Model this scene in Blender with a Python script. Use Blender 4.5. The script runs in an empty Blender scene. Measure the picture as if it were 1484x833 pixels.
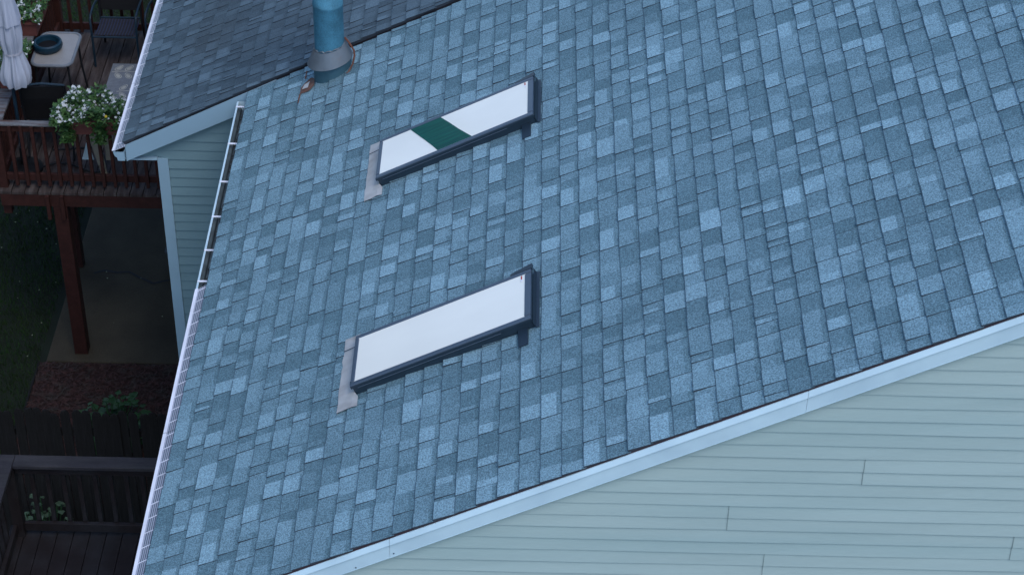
import bpy, math, random
from mathutils import Vector, Matrix
R = math.radians
rng = random.Random(7)
S = bpy.context.scene
COL = S.collection

# ------------------------------------------------------------------ materials
def mat(name, color, rough=0.7, var=0.12, scale=6.0, spec=0.3, fine=0.0, fscale=120.0,
        stretch=(1, 1, 1), bump=0.0, color2=None, c2scale=2.0, c2lo=0.45, c2hi=0.65, metal=0.0, coat=0.0):
    m = bpy.data.materials.new(name); m.use_nodes = True
    nt = m.node_tree; N = nt.nodes; L = nt.links
    b = N['Principled BSDF']
    b.inputs['Roughness'].default_value = rough
    b.inputs['Specular IOR Level'].default_value = spec
    b.inputs['Metallic'].default_value = metal
    b.inputs['Coat Weight'].default_value = coat
    tc = N.new('ShaderNodeTexCoord'); mp = N.new('ShaderNodeMapping'); mp.inputs['Scale'].default_value = stretch
    L.new(tc.outputs['Object'], mp.inputs['Vector'])
    def noise(sc, det=3.0):
        n = N.new('ShaderNodeTexNoise'); n.inputs['Scale'].default_value = sc; n.inputs['Detail'].default_value = det
        L.new(mp.outputs['Vector'], n.inputs['Vector']); return n.outputs['Fac']
    def mapr(src, a, bb):
        r = N.new('ShaderNodeMapRange'); r.inputs['From Min'].default_value = 0.25; r.inputs['From Max'].default_value = 0.75
        r.inputs['To Min'].default_value = a; r.inputs['To Max'].default_value = bb
        L.new(src, r.inputs['Value']); return r.outputs['Result']
    def mul(a, bb):
        x = N.new('ShaderNodeMath'); x.operation = 'MULTIPLY'; L.new(a, x.inputs[0]); L.new(bb, x.inputs[1]); return x.outputs[0]
    f = mapr(noise(scale), 1 - var, 1 + var)
    if fine > 0:
        f = mul(f, mapr(noise(fscale, 2.0), 1 - fine, 1 + fine))
    base = N.new('ShaderNodeRGB'); base.outputs[0].default_value = (*color, 1); src = base.outputs[0]
    if color2:
        mx = N.new('ShaderNodeMix'); mx.data_type = 'RGBA'
        mr = N.new('ShaderNodeMapRange'); mr.inputs['From Min'].default_value = c2lo; mr.inputs['From Max'].default_value = c2hi
        L.new(noise(c2scale, 5.0), mr.inputs['Value']); L.new(mr.outputs['Result'], mx.inputs['Factor'])
        L.new(src, mx.inputs['A']); mx.inputs['B'].default_value = (*color2, 1); src = mx.outputs['Result']
    vm = N.new('ShaderNodeVectorMath'); vm.operation = 'SCALE'
    L.new(src, vm.inputs[0]); L.new(f, vm.inputs['Scale']); L.new(vm.outputs[0], b.inputs['Base Color'])
    if bump:
        bp = N.new('ShaderNodeBump'); bp.inputs['Strength'].default_value = bump; bp.inputs['Distance'].default_value = 0.01
        L.new(noise(fscale if fine else scale * 4), bp.inputs['Height']); L.new(bp.outputs['Normal'], b.inputs['Normal'])
    return m

def shingle_mat(name, dark, light, gran=0.22, warm=None):
    """blend of granule colours chosen per tab by the mesh's 'tone' attribute, with granule speckle"""
    m = bpy.data.materials.new(name); m.use_nodes = True
    nt = m.node_tree; N = nt.nodes; L = nt.links; b = N['Principled BSDF']
    b.inputs['Roughness'].default_value = 0.9; b.inputs['Specular IOR Level'].default_value = 0.15
    at = N.new('ShaderNodeAttribute'); at.attribute_name = 'tone'
    tc = N.new('ShaderNodeTexCoord')
    def noise(sc, det):
        n = N.new('ShaderNodeTexNoise'); n.inputs['Scale'].default_value = sc; n.inputs['Detail'].default_value = det
        L.new(tc.outputs['Object'], n.inputs['Vector']); return n.outputs['Fac']
    def mr(src, a, bb, lo=0.3, hi=0.7):
        r = N.new('ShaderNodeMapRange'); r.inputs['From Min'].default_value = lo; r.inputs['From Max'].default_value = hi
        r.inputs['To Min'].default_value = a; r.inputs['To Max'].default_value = bb; L.new(src, r.inputs['Value']); return r.outputs['Result']
    def math_(op, a, bb):
        x = N.new('ShaderNodeMath'); x.operation = op; L.new(a, x.inputs[0]); L.new(bb, x.inputs[1]); return x.outputs[0]
    t = math_('ADD', at.outputs['Fac'], mr(noise(38, 3), -0.09, 0.09))
    ramp = N.new('ShaderNodeMix'); ramp.data_type = 'RGBA'
    L.new(t, ramp.inputs['Factor']); ramp.inputs['A'].default_value = (*dark, 1); ramp.inputs['B'].default_value = (*light, 1)
    src = ramp.outputs['Result']
    if warm:
        mx = N.new('ShaderNodeMix'); mx.data_type = 'RGBA'; L.new(mr(noise(0.9, 4), 0, 0.6, 0.45, 0.7), mx.inputs['Factor'])
        L.new(src, mx.inputs['A']); mx.inputs['B'].default_value = (*warm, 1); src = mx.outputs['Result']
    g = math_('MULTIPLY', mr(noise(105, 2), 1 - gran, 1 + gran, .36, .64), mr(noise(260, 1), 1 - gran * .7, 1 + gran * .7))
    g = math_('MULTIPLY', g, mr(noise(1.3, 4), 0.93, 1.07))
    vm = N.new('ShaderNodeVectorMath'); vm.operation = 'SCALE'; L.new(src, vm.inputs[0]); L.new(g, vm.inputs['Scale'])
    L.new(vm.outputs[0], b.inputs['Base Color'])
    bp = N.new('ShaderNodeBump'); bp.inputs['Strength'].default_value = 0.35; bp.inputs['Distance'].default_value = 0.004
    L.new(noise(220, 2), bp.inputs['Height']); L.new(bp.outputs['Normal'], b.inputs['Normal'])
    return m

M = {}
M['shingle'] = shingle_mat('blue_grey_shingle', (0.092, 0.165, 0.190), (0.222, 0.352, 0.398), 0.32)
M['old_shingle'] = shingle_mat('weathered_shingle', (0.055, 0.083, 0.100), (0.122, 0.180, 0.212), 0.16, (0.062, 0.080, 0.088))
M['asphalt'] = mat('asphalt_edge', (0.034, 0.044, 0.055), 0.9)
M['shaded_worn_edge'] = mat('shaded_worn_tab_edge', (0.065, 0.108, 0.132), 0.9, 0.3, 30)  # worn butt strip with the contact shadow line painted in
M['underlay'] = mat('underlayment', (0.03, 0.034, 0.042), 0.9)
M['white'] = mat('white_aluminium', (0.52, 0.67, 0.71), 0.45, 0.05, 3, 0.4, stretch=(1, 1, 1), color2=(0.44, 0.58, 0.63), c2scale=2.6, c2lo=.42, c2hi=.7)
M['guard'] = mat('perforated_guard', (0.44, 0.46, 0.52), 0.5, 0.05, 6, 0.4, fine=0.35, fscale=260)
M['guard_line'] = mat('guard_rib', (0.8, 0.8, 0.84), 0.4)
M['siding'] = mat('pale_vinyl_siding', (0.360, 0.448, 0.415), 0.55, 0.04, 1.2, 0.25, fine=0.03, fscale=30, stretch=(0.4, 1, 4), color2=(0.322, 0.418, 0.392), c2scale=0.8)
M['joint'] = mat('siding_joint_gap', (0.19, 0.24, 0.22), 0.9)
M['siding2'] = mat('darker_vinyl_siding', (0.155, 0.245, 0.265), 0.6, 0.05, 1.2, 0.2, stretch=(0.4, 1, 4))  # darker tone than the near house siding
M['trim2'] = mat('darker_white_trim', (0.27, 0.40, 0.47), 0.5, 0.05, 3, 0.3)  # darker tone than the near house trim
M['drip'] = mat('dark_drip_edge', (0.012, 0.012, 0.016), 0.8)
M['drip_brown'] = mat('brown_drip_edge', (0.035, 0.02, 0.025), 0.7)
M['sky_frame'] = mat('dark_clad_frame', (0.014, 0.028, 0.042), 0.42, 0.1, 8, 0.5)
M['sky_cap'] = mat('grey_frame_cap', (0.055, 0.08, 0.11), 0.35, 0.08, 8, 0.5)
M['pane'] = mat('sky_reflection_pane', (0.88, 0.86, 0.745), 0.2, 0.03, 1.6, 0.5, stretch=(1, 2, 1), color2=(0.84, 0.82, 0.71), c2scale=1.2, c2lo=.4, c2hi=.75)  # white of the reflected sky is painted into the pane colour
M['green'] = mat('dark_green_band', (0.004, 0.085, 0.062), 0.35, 0.3, 6, 0.12, stretch=(1, 14, 1), color2=(0.003, 0.06, 0.05), c2scale=3)  # dark green band across the upper pane
M['lead'] = mat('bare_flashing', (0.42, 0.42, 0.40), 0.5, 0.15, 9, 0.5, color2=(0.31, 0.295, 0.275), c2scale=7, c2lo=.52, c2hi=.75, metal=0.0)
M['galv'] = mat('blue_galvanised', (0.068, 0.215, 0.29), 0.65, 0.3, 9, 0.4, fine=0.2, fscale=90, metal=0.15)
M['galv_grey'] = mat('grey_collar_metal', (0.125, 0.15, 0.165), 0.55, 0.15, 10, 0.4, color2=(0.12, 0.095, 0.08), c2scale=5, c2lo=.56, c2hi=.72, metal=0.2)
M['galv_teal'] = mat('teal_flashing_metal', (0.045, 0.11, 0.14), 0.55, 0.12, 10, 0.4)
M['rust'] = mat('rusty_metal', (0.13, 0.05, 0.03), 0.8, 0.3, 14, 0.2, color2=(0.16, 0.10, 0.08), c2scale=9)
M['debris'] = mat('gutter_debris', (0.055, 0.05, 0.04), 0.95, 0.4, 40)
M['gut_in'] = mat('gutter_inside', (0.10, 0.13, 0.14), 0.6, 0.35, 10, 0.3, stretch=(4, 1, 1))
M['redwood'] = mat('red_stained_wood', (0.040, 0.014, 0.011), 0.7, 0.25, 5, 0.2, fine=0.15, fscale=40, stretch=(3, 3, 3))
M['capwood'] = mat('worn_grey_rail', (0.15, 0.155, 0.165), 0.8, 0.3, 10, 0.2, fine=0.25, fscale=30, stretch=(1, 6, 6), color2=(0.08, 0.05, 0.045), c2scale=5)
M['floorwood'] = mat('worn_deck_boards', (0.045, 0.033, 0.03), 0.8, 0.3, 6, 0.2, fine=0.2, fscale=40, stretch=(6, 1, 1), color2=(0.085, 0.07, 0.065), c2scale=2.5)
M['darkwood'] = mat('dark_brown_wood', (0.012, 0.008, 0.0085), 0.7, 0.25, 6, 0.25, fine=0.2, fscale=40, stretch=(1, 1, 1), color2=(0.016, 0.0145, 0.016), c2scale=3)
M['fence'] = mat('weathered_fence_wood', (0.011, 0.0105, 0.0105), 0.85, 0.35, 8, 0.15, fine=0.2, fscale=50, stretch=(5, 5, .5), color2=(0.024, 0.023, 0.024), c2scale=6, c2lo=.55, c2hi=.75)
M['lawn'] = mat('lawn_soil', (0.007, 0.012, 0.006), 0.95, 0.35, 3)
M['grass'] = mat('grass_blades', (0.013, 0.042, 0.007), 0.8, 0.4, 2.0, color2=(0.02, 0.045, 0.008), c2scale=1.2)
M['concrete'] = mat('concrete_slab', (0.052, 0.044, 0.030), 0.9, 0.2, 2.5, 0.15, fine=0.15, fscale=60, color2=(0.036, 0.031, 0.022), c2scale=1.1)
M['mulch'] = mat('red_mulch', (0.022, 0.010, 0.009), 0.95, 0.4, 30)
M['chips'] = mat('mulch_chips', (0.038, 0.017, 0.015), 0.9, 0.5, 25, color2=(0.032, 0.024, 0.02), c2scale=8)
M['litter'] = mat('pale_petals', (0.22, 0.25, 0.16), 0.8, 0.3, 20)
M['canopy'] = mat('grey_white_canvas', (0.40, 0.43, 0.50), 0.85, 0.06, 4, 0.1, stretch=(1, 1, .3))
M['canvas_tie'] = mat('canvas_tie', (0.42, 0.42, 0.47), 0.85)
M['bluemetal'] = mat('blue_grey_metal', (0.010, 0.026, 0.042), 0.45, 0.1, 8, 0.3)
M['blackmesh'] = mat('black_sling', (0.010, 0.010, 0.011), 0.7, 0.15, 30, 0.2)
M['tabletop'] = mat('beige_glass_top', (0.26, 0.25, 0.235), 0.4, 0.08, 8, 0.5, fine=0.08, fscale=60)
M['tablerim'] = mat('grey_rim', (0.16, 0.18, 0.20), 0.4)
M['bowlblue'] = mat('dark_blue_bowl', (0.006, 0.030, 0.05), 0.4, 0.1, 10, 0.3)
M['blackin'] = mat('black_soot', (0.004, 0.004, 0.005), 0.6)
M['rug'] = mat('grey_rug', (0.18, 0.20, 0.225), 0.95, 0.12, 20, 0.05, fine=0.2, fscale=140)
M['rugleaf'] = mat('beige_leaf_weave', (0.42, 0.42, 0.38), 0.95, 0.12, 20, 0.05)
M['terracotta'] = mat('terracotta_box', (0.14, 0.05, 0.042), 0.75, 0.15, 8, 0.2)
M['leaf'] = mat('flower_leaves', (0.030, 0.085, 0.022), 0.6, 0.4, 14, 0.3, color2=(0.06, 0.12, 0.03), c2scale=18)
M['petal'] = mat('white_petals', (0.62, 0.66, 0.66), 0.7, 0.08, 20, 0.1)
M['yellow'] = mat('yellow_bloom', (0.55, 0.42, 0.04), 0.7)
M['weed'] = mat('weed_leaves', (0.011, 0.045, 0.012), 0.6, 0.35, 10, 0.3)
M['hosta'] = mat('pale_variegated_leaf', (0.05, 0.085, 0.055), 0.7, 0.3, 9, 0.2)
M['cream'] = mat('cream_painted_board', (0.30, 0.27, 0.21), 0.7, 0.1, 8)
M['rubber'] = mat('black_rubber', (0.012, 0.013, 0.016), 0.5)
M['bark'] = mat('tree_bark', (0.06, 0.045, 0.035), 0.9, 0.3, 8)
M['crown'] = mat('tree_leaves', (0.04, 0.075, 0.025), 0.7, 0.4, 3)
M['stick_red'] = mat('red_sticker', (0.45, 0.04, 0.03), 0.6)
M['stick_white'] = mat('white_sticker', (0.8, 0.8, 0.8), 0.6)
# sling with coloured stripes (pattern of the fabric)
def stripes():
    m = mat('striped_sling', (0.03, 0.03, 0.035), 0.8)
    nt = m.node_tree; N = nt.nodes; L = nt.links; b = N['Principled BSDF']
    tc = N.new('ShaderNodeTexCoord'); w = N.new('ShaderNodeTexWave'); w.inputs['Scale'].default_value = 9.0; w.bands_direction = 'X'
    L.new(tc.outputs['Object'], w.inputs['Vector'])
    r = N.new('ShaderNodeValToRGB'); e = r.color_ramp.elements
    e[0].position = 0.0; e[0].color = (0.012, 0.012, 0.02, 1); e[1].position = 1.0; e[1].color = (0.012, 0.03, 0.10, 1)
    k = e.new(0.55); k.color = (0.012, 0.012, 0.016, 1); k = e.new(0.7); k.color = (0.08, 0.055, 0.03, 1); k = e.new(.82); k.color = (.012, .012, .02, 1)
    L.new(w.outputs['Fac'], r.inputs['Fac']); L.new(r.outputs['Color'], b.inputs['Base Color']); return m
M['stripes'] = stripes()

# ------------------------------------------------------------------ mesh helpers
class MB:
    def __init__(s): s.v = []; s.f = []; s.mi = []; s.tone = {}
    def face(s, pts, mi=0, tones=None):
        i = len(s.v); s.v.extend([tuple(p) for p in pts]); s.f.append(tuple(range(i, i + len(pts)))); s.mi.append(mi)
        if tones is not None:
            for k, t in enumerate(tones): s.tone[i + k] = t
    def box(s, x0, x1, y0, y1, z0, z1, mi=0, T=None):
        c = [(x0, y0, z0), (x1, y0, z0), (x1, y1, z0), (x0, y1, z0), (x0, y0, z1), (x1, y0, z1), (x1, y1, z1), (x0, y1, z1)]
        if T: c = [T(*p) for p in c]
        i = len(s.v); s.v.extend([tuple(p) for p in c])
        for q in ((0, 3, 2, 1), (4, 5, 6, 7), (0, 1, 5, 4), (1, 2, 6, 5), (2, 3, 7, 6), (3, 0, 4, 7)):
            s.f.append(tuple(i + k for k in q)); s.mi.append(mi)
        return s
    def hexa(s, c, mi=0):
        i = len(s.v); s.v.extend([tuple(p) for p in c])
        for q in ((0, 3, 2, 1), (4, 5, 6, 7), (0, 1, 5, 4), (1, 2, 6, 5), (2, 3, 7, 6), (3, 0, 4, 7)):
            s.f.append(tuple(i + k for k in q)); s.mi.append(mi)
        return s
    def extrude(s, poly, a, b, mi=0):
        """closed polygon (list of points) swept from offset vector a to b"""
        n = len(poly); i = len(s.v); a = Vector(a); b = Vector(b)
        s.v.extend([tuple(Vector(p) + a) for p in poly]); s.v.extend([tuple(Vector(p) + b) for p in poly])
        for k in range(n):
            s.f.append((i + k, i + (k + 1) % n, i + n + (k + 1) % n, i + n + k)); s.mi.append(mi)
        s.f.append(tuple(i + k for k in reversed(range(n)))); s.mi.append(mi)
        s.f.append(tuple(i + n + k for k in range(n))); s.mi.append(mi)
        return s
    def tube(s, pts, r, seg=8, mi=0, closed=False):
        pts = [Vector(p) for p in pts]; n = len(pts); rings = []
        rr = r if isinstance(r, (list, tuple)) else [r] * n
        prev = None
        for k, p in enumerate(pts):
            if closed: d = pts[(k + 1) % n] - pts[k - 1]
            else: d = pts[min(k + 1, n - 1)] - pts[max(k - 1, 0)]
            d.normalize()
            up = Vector((0, 0, 1)) if abs(d.z) < 0.9 else Vector((1, 0, 0))
            if prev is not None: up = prev
            sx = d.cross(up)
            if sx.length < 1e-5: sx = d.cross(Vector((0, 1, 0)))
            sx.normalize(); sy = sx.cross(d); prev = sy
            i = len(s.v)
            for q in range(seg):
                a = 2 * math.pi * q / seg
                s.v.append(tuple(p + sx * (rr[k] * math.cos(a)) + sy * (rr[k] * math.sin(a))))
            rings.append(i)
        m = n if closed else n - 1
        for k in range(m):
            a, b = rings[k], rings[(k + 1) % n]
            for q in range(seg):
                s.f.append((a + q, a + (q + 1) % seg, b + (q + 1) % seg, b + q)); s.mi.append(mi)
        if not closed:
            s.f.append(tuple(rings[0] + q for q in reversed(range(seg)))); s.mi.append(mi)
            s.f.append(tuple(rings[-1] + q for q in range(seg))); s.mi.append(mi)
        return s
    def lathe(s, prof, c, seg=40, mi=0, fold=0.0, nf=8, tiltx=0.0, cap=True):
        rings = []
        for (r, z) in prof:
            i = len(s.v)
            for q in range(seg):
                a = 2 * math.pi * q / seg
                rr = r * (1 + fold * math.cos(nf * a + z * 3) + fold * .5 * math.cos((nf * 2 - 3) * a - z * 5))
                s.v.append((c[0] + rr * math.cos(a), c[1] + rr * math.sin(a), c[2] + z + tiltx * rr * math.cos(a)))
            rings.append(i)
        for a, b in zip(rings, rings[1:]):
            for q in range(seg):
                s.f.append((a + q, a + (q + 1) % seg, b + (q + 1) % seg, b + q)); s.mi.append(mi)
        if cap:
            s.f.append(tuple(rings[0] + q for q in reversed(range(seg)))); s.mi.append(mi)
            s.f.append(tuple(rings[-1] + q for q in range(seg))); s.mi.append(mi)
        return s
    def build(s, name, mats, parent=None, smooth=False, bevel=0.0):
        me = bpy.data.meshes.new(name)
        org = Vector((0, 0, 0))
        me.from_pydata(s.v, [], s.f)
        for m_ in (mats if isinstance(mats, (list, tuple)) else [mats]): me.materials.append(m_)
        me.polygons.foreach_set('material_index', s.mi)
        if s.tone:
            at = me.attributes.new('tone', 'FLOAT', 'POINT')
            at.data.foreach_set('value', [s.tone.get(i, 0.3) for i in range(len(s.v))])
        if smooth: me.polygons.foreach_set('use_smooth', [True] * len(s.f))
        me.update()
        o = bpy.data.objects.new(name, me); COL.objects.link(o)
        if smooth:
            try: me.set_sharp_from_angle(angle=R(40))
            except Exception: pass
        if bevel:
            md = o.modifiers.new('bevel', 'BEVEL'); md.width = bevel; md.segments = 2; md.limit_method = 'ANGLE'
        if parent: 
            o.parent = parent
            o.matrix_parent_inverse = (Matrix.Translation(parent_loc(parent))).inverted()
        return o
def parent_loc(p):
    l = Vector(p.location)
    while p.parent is not None:
        p = p.parent
        # children meshes are linked with identity world transforms
        return Vector((0, 0, 0))
    return l if p.type == 'EMPTY' else Vector((0, 0, 0))
def thing(name, label, cat, loc, group=None):
    o = bpy.data.objects.new(name, None); COL.objects.link(o); o.location = loc; o.empty_display_size = 0.2
    o['label'] = label; o['category'] = cat
    if group: o['group'] = group
    return o
def tag(o, label=None, cat=None, group=None, kind=None):
    if label: o['label'] = label
    if cat: o['category'] = cat
    if group: o['group'] = group
    if kind: o['kind'] = kind
    return o

# ------------------------------------------------------------------ layout (metres; eave corner of the near roof at the origin)
SL = R(27.435); CS, SN, TN = math.cos(SL), math.sin(SL), math.tan(SL)
GZ = -5.5          # ground
DEPTH = 6.23       # depth of the near roof along the eave
E_ = 0.143         # shingle exposure
RX = 7.6           # ridge x
RU = RX / CS
def RP(u, w, n=0.0): return (u * CS - n * SN, w, u * SN + n * CS)

def shingles(b, u0, u1, w0, w1, h, seed, ws=1.0, soft=.02):
    r = random.Random(seed)
    k0 = int(round(u0 / E_)); k1 = int(u1 / E_)
    b.hexa([RP(u0 + .004, w0 + .012, h - .018), RP(u1, w0 + .012, h - .018), RP(u1, w1, h - .018), RP(u0 + .004, w1, h - .018),
            RP(u0 + .004, w0 + .012, h - .002), RP(u1, w0 + .012, h - .002), RP(u1, w1, h - .002), RP(u0 + .004, w1, h - .002)], 1)
    for k in range(k0, k1):
        ub0 = k * E_; off = r.uniform(0, .9)
        w = w0 + r.uniform(-.004, .008); tooth = r.random() < .5
        nextj = w0 + off; last = None
        wav = [r.uniform(-.0025, .0025) for _ in range(3)]
        while w < w1 - .004:
            L_ = r.choice([.04, .07, .09, .12, .14, .15, .165, .18, .2, .23]) * r.uniform(.85, 1.15) * ws
            w2 = min(w + L_, w1)
            if w1 - w2 < .04: w2 = w1
            # tone of this tab
            p = r.random()
            if tooth:
                t = r.uniform(.78, 1.0) if p < .26 else (r.uniform(.42, .62) if p < .76 else r.uniform(.25, .4))
            else:
                t = r.uniform(.05, .22) if p < .42 else (r.uniform(.25, .45) if p < .86 else r.uniform(.5, .7))
            if last is not None and abs(t - last) < .06: t = max(0.03, min(1, t + r.choice([-.14, .14])))
            last = t
            band = t
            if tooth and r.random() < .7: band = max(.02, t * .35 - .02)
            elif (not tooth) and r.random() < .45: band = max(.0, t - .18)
            ub = ub0 + r.uniform(-.0012, .0012) + wav[int(w * 3) % 3]
            ut = ub0 + E_ + .012
            hb = h + .0075 + (.006 if tooth else 0.0) + r.uniform(0, .0012)
            if r.random() < .035: hb += .004
            ht = h + .0005 + (.0018 if tooth else 0)
            gap = r.choice([.0004, .0007, .0012, .002])
            a, c = w + gap, w2 - gap * .4
            fb = r.uniform(.62, .76)
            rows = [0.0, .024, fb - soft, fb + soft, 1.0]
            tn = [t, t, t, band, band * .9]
            P = []
            for f, tt in zip(rows, tn):
                u = ub + (ut - ub) * f; n = hb + (ht - hb) * f
                P.append((RP(u, a, n), RP(u, c, n), tt))
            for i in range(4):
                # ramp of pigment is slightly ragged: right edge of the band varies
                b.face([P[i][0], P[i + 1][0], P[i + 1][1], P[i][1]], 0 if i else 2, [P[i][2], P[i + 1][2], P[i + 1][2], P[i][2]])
            b.face([RP(ub, a, h - .002), P[0][0], P[0][1], RP(ub, c, h - .002)], 1)
            b.face([RP(ub, a, h - .002), RP(ut, a, h - .002), P[4][0], P[3][0], P[2][0], P[1][0], P[0][0]], 1)
            b.face([RP(ub, c, h - .002), P[0][1], P[1][1], P[2][1], P[3][1], P[4][1], RP(ut, c, h - .002)], 1)
            w = w2; tooth = not tooth if r.random() < .86 else tooth
    return b

def lap_siding(b, xa_f, xb_f, y, zlist, joints, out=-1, step=0.0997, lip=0.0125):
    """horizontal lap siding on a plane y=const, facing -y (out=-1); xa_f/xb_f(z) give the ends"""
    for i, z in enumerate(zlist):
        zt = z + step
        cuts = joints.get(i // 2, [])
        def piece(xa0, xa1, xb0, xb1, pr):
            n_ = max(1, int((xb0 - xa0) / .35)); pv = None
            for q in range(n_ + 1):
                t_ = q / n_; x0 = xa0 + (xb0 - xa0) * t_; x1 = xa1 + (xb1 - xa1) * t_
                wv = .0014 * math.sin(x0 * 2.1 + i * 1.7) + .0011 * math.sin(x0 * 5.3 + i * 4.1); zv = .0009 * math.sin(x0 * 1.3 + i * 2.9)
                cur = ((x0, y + out * (lip + pr + wv), z + zv), (x1, y + out * (0.002 + pr), zt), (x0, y, z + zv))
                if pv:
                    b.face([pv[0], cur[0], cur[1], pv[1]]); b.face([pv[2], cur[2], cur[0], pv[0]])
                pv = cur
            y0 = y + out * (lip + pr); y1 = y + out * (0.002 + pr)
            if pr > 0:
                b.face([(xa0, y, z), (xa0, y0, z), (xa1, y1, zt), (xa1, y, zt)], 1); b.face([(xb0, y0, z), (xb0, y, z), (xb1, y, zt), (xb1, y1, zt)], 1)
        def joint(x0):
            y0 = y + out * (lip + .0035); y1 = y + out * .0055; w = .0015
            b.face([(x0 - w, y0, z), (x0 + w, y0, z), (x0 + w + .001, y1, zt), (x0 - w + .001, y1, zt)], 1)
        A0, A1, B0, B1 = xa_f(z), xa_f(zt), xb_f(z), xb_f(zt)
        if B0 <= A0 or B1 <= A1:
            if B0 > A0: b.face([(A0, y + out * lip, z), (B0, y + out * lip, z), ((A0 + B0) / 2, y + out * .002, zt)])
            continue
        xs = [(A0, A1)] + [(c, c) for c in sorted(cuts) if c > max(A0, A1) + .05 and c < min(B0, B1) - .05] + [(B0, B1)]
        for q in range(len(xs) - 1):
            pr = 0.0025 if q % 2 else 0.0
            ov = 0.0
            l0, l1 = xs[q]; r0, r1 = xs[q + 1]
            if ov:
                if q > 0: l0 -= ov; l1 -= ov
            piece(l0, l1, r0, r1, pr)
            if q > 0: joint(xs[q][0] - .0022)
    return b

# ------------------------------------------------------------------ setting
g = MB(); 
def sheet(b, x0, x1, y0, y1, z, nx=1, ny=1):
    for i in range(nx):
        for j in range(ny):
            xa, xb = x0 + (x1 - x0) * i / nx, x0 + (x1 - x0) * (i + 1) / nx
            ya, yb = y0 + (y1 - y0) * j / ny, y0 + (y1 - y0) * (j + 1) / ny
            b.face([(xa, ya, z), (xb, ya, z), (xb, yb, z), (xa, yb, z)])
sheet(g, -150, 150, -150, 150, GZ)
tag(g.build('lawn', M['lawn']), kind='structure')
g = MB(); g.box(-2.98, -0.9, 9.03, 13.2, GZ - .05, GZ + .03)
patio = tag(g.build('patio', M['concrete'], bevel=.01), kind='structure')
# crack across the slab
ck = [(-3.0 + .02, 11.05)]
g = MB()
import itertools
def strip(b, pts, w, z):
    for (x0, y0), (x1, y1) in zip(pts, pts[1:]):
        d = Vector((x1 - x0, y1 - y0, 0)).normalized(); s_ = Vector((-d.y, d.x, 0)) * w
        b.face([(x0 - s_.x, y0 - s_.y, z), (x1 - s_.x, y1 - s_.y, z), (x1 + s_.x, y1 + s_.y, z), (x0 + s_.x, y0 + s_.y, z)])
CR = [(-2.72, 10.68), (-2.6, 10.74), (-2.45, 10.70), (-2.3, 10.72), (-2.17, 10.62), (-2.05, 10.55), (-1.98, 10.5), (-1.85, 10.56), (-1.7, 10.6), (-1.52, 10.72), (-1.42, 10.86), (-1.2, 11.0), (-.95, 11.02)]
strip(g, CR, .015, GZ + .034)
g.build('crack', M['drip'], patio)
g = MB(); g.box(-3.06, -0.88, 6.26, 9.028, GZ - .05, GZ + .012)
tag(g.build('mulch_bed', M['mulch']), kind='structure')
g = MB(); g.tube([(-3.06, y, GZ + .02 + .008 * math.sin(y * 9)) for y in [6.3 + .15 * i for i in range(19)]], .016, 6)
tag(g.build('bed_edging', M['fence']), 'thin weathered wooden edging strip between lawn and mulch bed', 'edging')
g = MB(); r = random.Random(3)
for i in range(7500):
    x, y = r.uniform(-3.04, -.9), r.uniform(6.3, 9.01); a = r.uniform(0, 6.3); l = r.uniform(.012, .045); w = r.uniform(.004, .011)
    t = r.uniform(-.5, .5); z = GZ + .018 + r.uniform(0, .012)
    dx, dy = math.cos(a) * l, math.sin(a) * l; sx, sy = -math.sin(a) * w, math.cos(a) * w
    g.face([(x - dx - sx, y - dy - sy, z - t * .01), (x + dx - sx, y + dy - sy, z + t * .01), (x + dx + sx, y + dy + sy, z + t * .01 + .004), (x - dx + sx, y - dy + sy, z - t * .01 + .004)])
tag(g.build('mulch_chips', M['chips']), kind='stuff')
# grass
g = MB(); r = random.Random(5)
def blade(x, y, h, z0=GZ):
    a = r.uniform(0, 6.3); w = .005; lx, ly = r.uniform(-.5, .5) * h, r.uniform(-.5, .5) * h
    sx, sy = math.cos(a) * w, math.sin(a) * w
    g.face([(x - sx, y - sy, z0), (x + sx, y + sy, z0), (x + lx, y + ly, z0 + h)])
for i in range(52000):
    x = r.uniform(-5.6, -2.9); y = r.uniform(6.35, 18.5)
    if x > -3.07 and y < 13.2: continue
    if x > -2.9: continue
    blade(x, y, r.uniform(.03, .075))
for i in range(14000):
    blade(r.uniform(-3.0, -.9), r.uniform(13.25, 18.5), r.uniform(.03, .075))
for i in range(5000):
    blade(r.uniform(-3.5, -.4), r.uniform(3.9, 6.15), r.uniform(.03, .09))
tag(g.build('grass', M['grass']), kind='stuff')
g = MB()
for i in range(70):
    x, y = r.uniform(-4.2, -3.1), r.uniform(6.5, 12.8)
    if i % 5 == 0: x, y = r.uniform(-3.0, -1.0), r.uniform(6.4, 12)
    s_ = r.uniform(.006, .014); a = r.uniform(0, 6.3); z = GZ + (.05 if x < -3 else .045)
    g.face([(x + s_ * math.cos(a + q * 1.57) * (1 if q % 2 else .6), y + s_ * math.sin(a + q * 1.57), z + .004 * (q % 2)) for q in range(4)])
tag(g.build('fallen_petals', M['litter']), kind='stuff')

# ------------------------------------------------------------------ near house
house = thing('house', 'large house with blue-grey shingle roof, two skylights and pale lap siding', 'house', (7.4, 3.1, GZ))
b = MB(); shingles(b, 0, RU, -.004, DEPTH, 0.0, 11, ws=.86)
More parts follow.
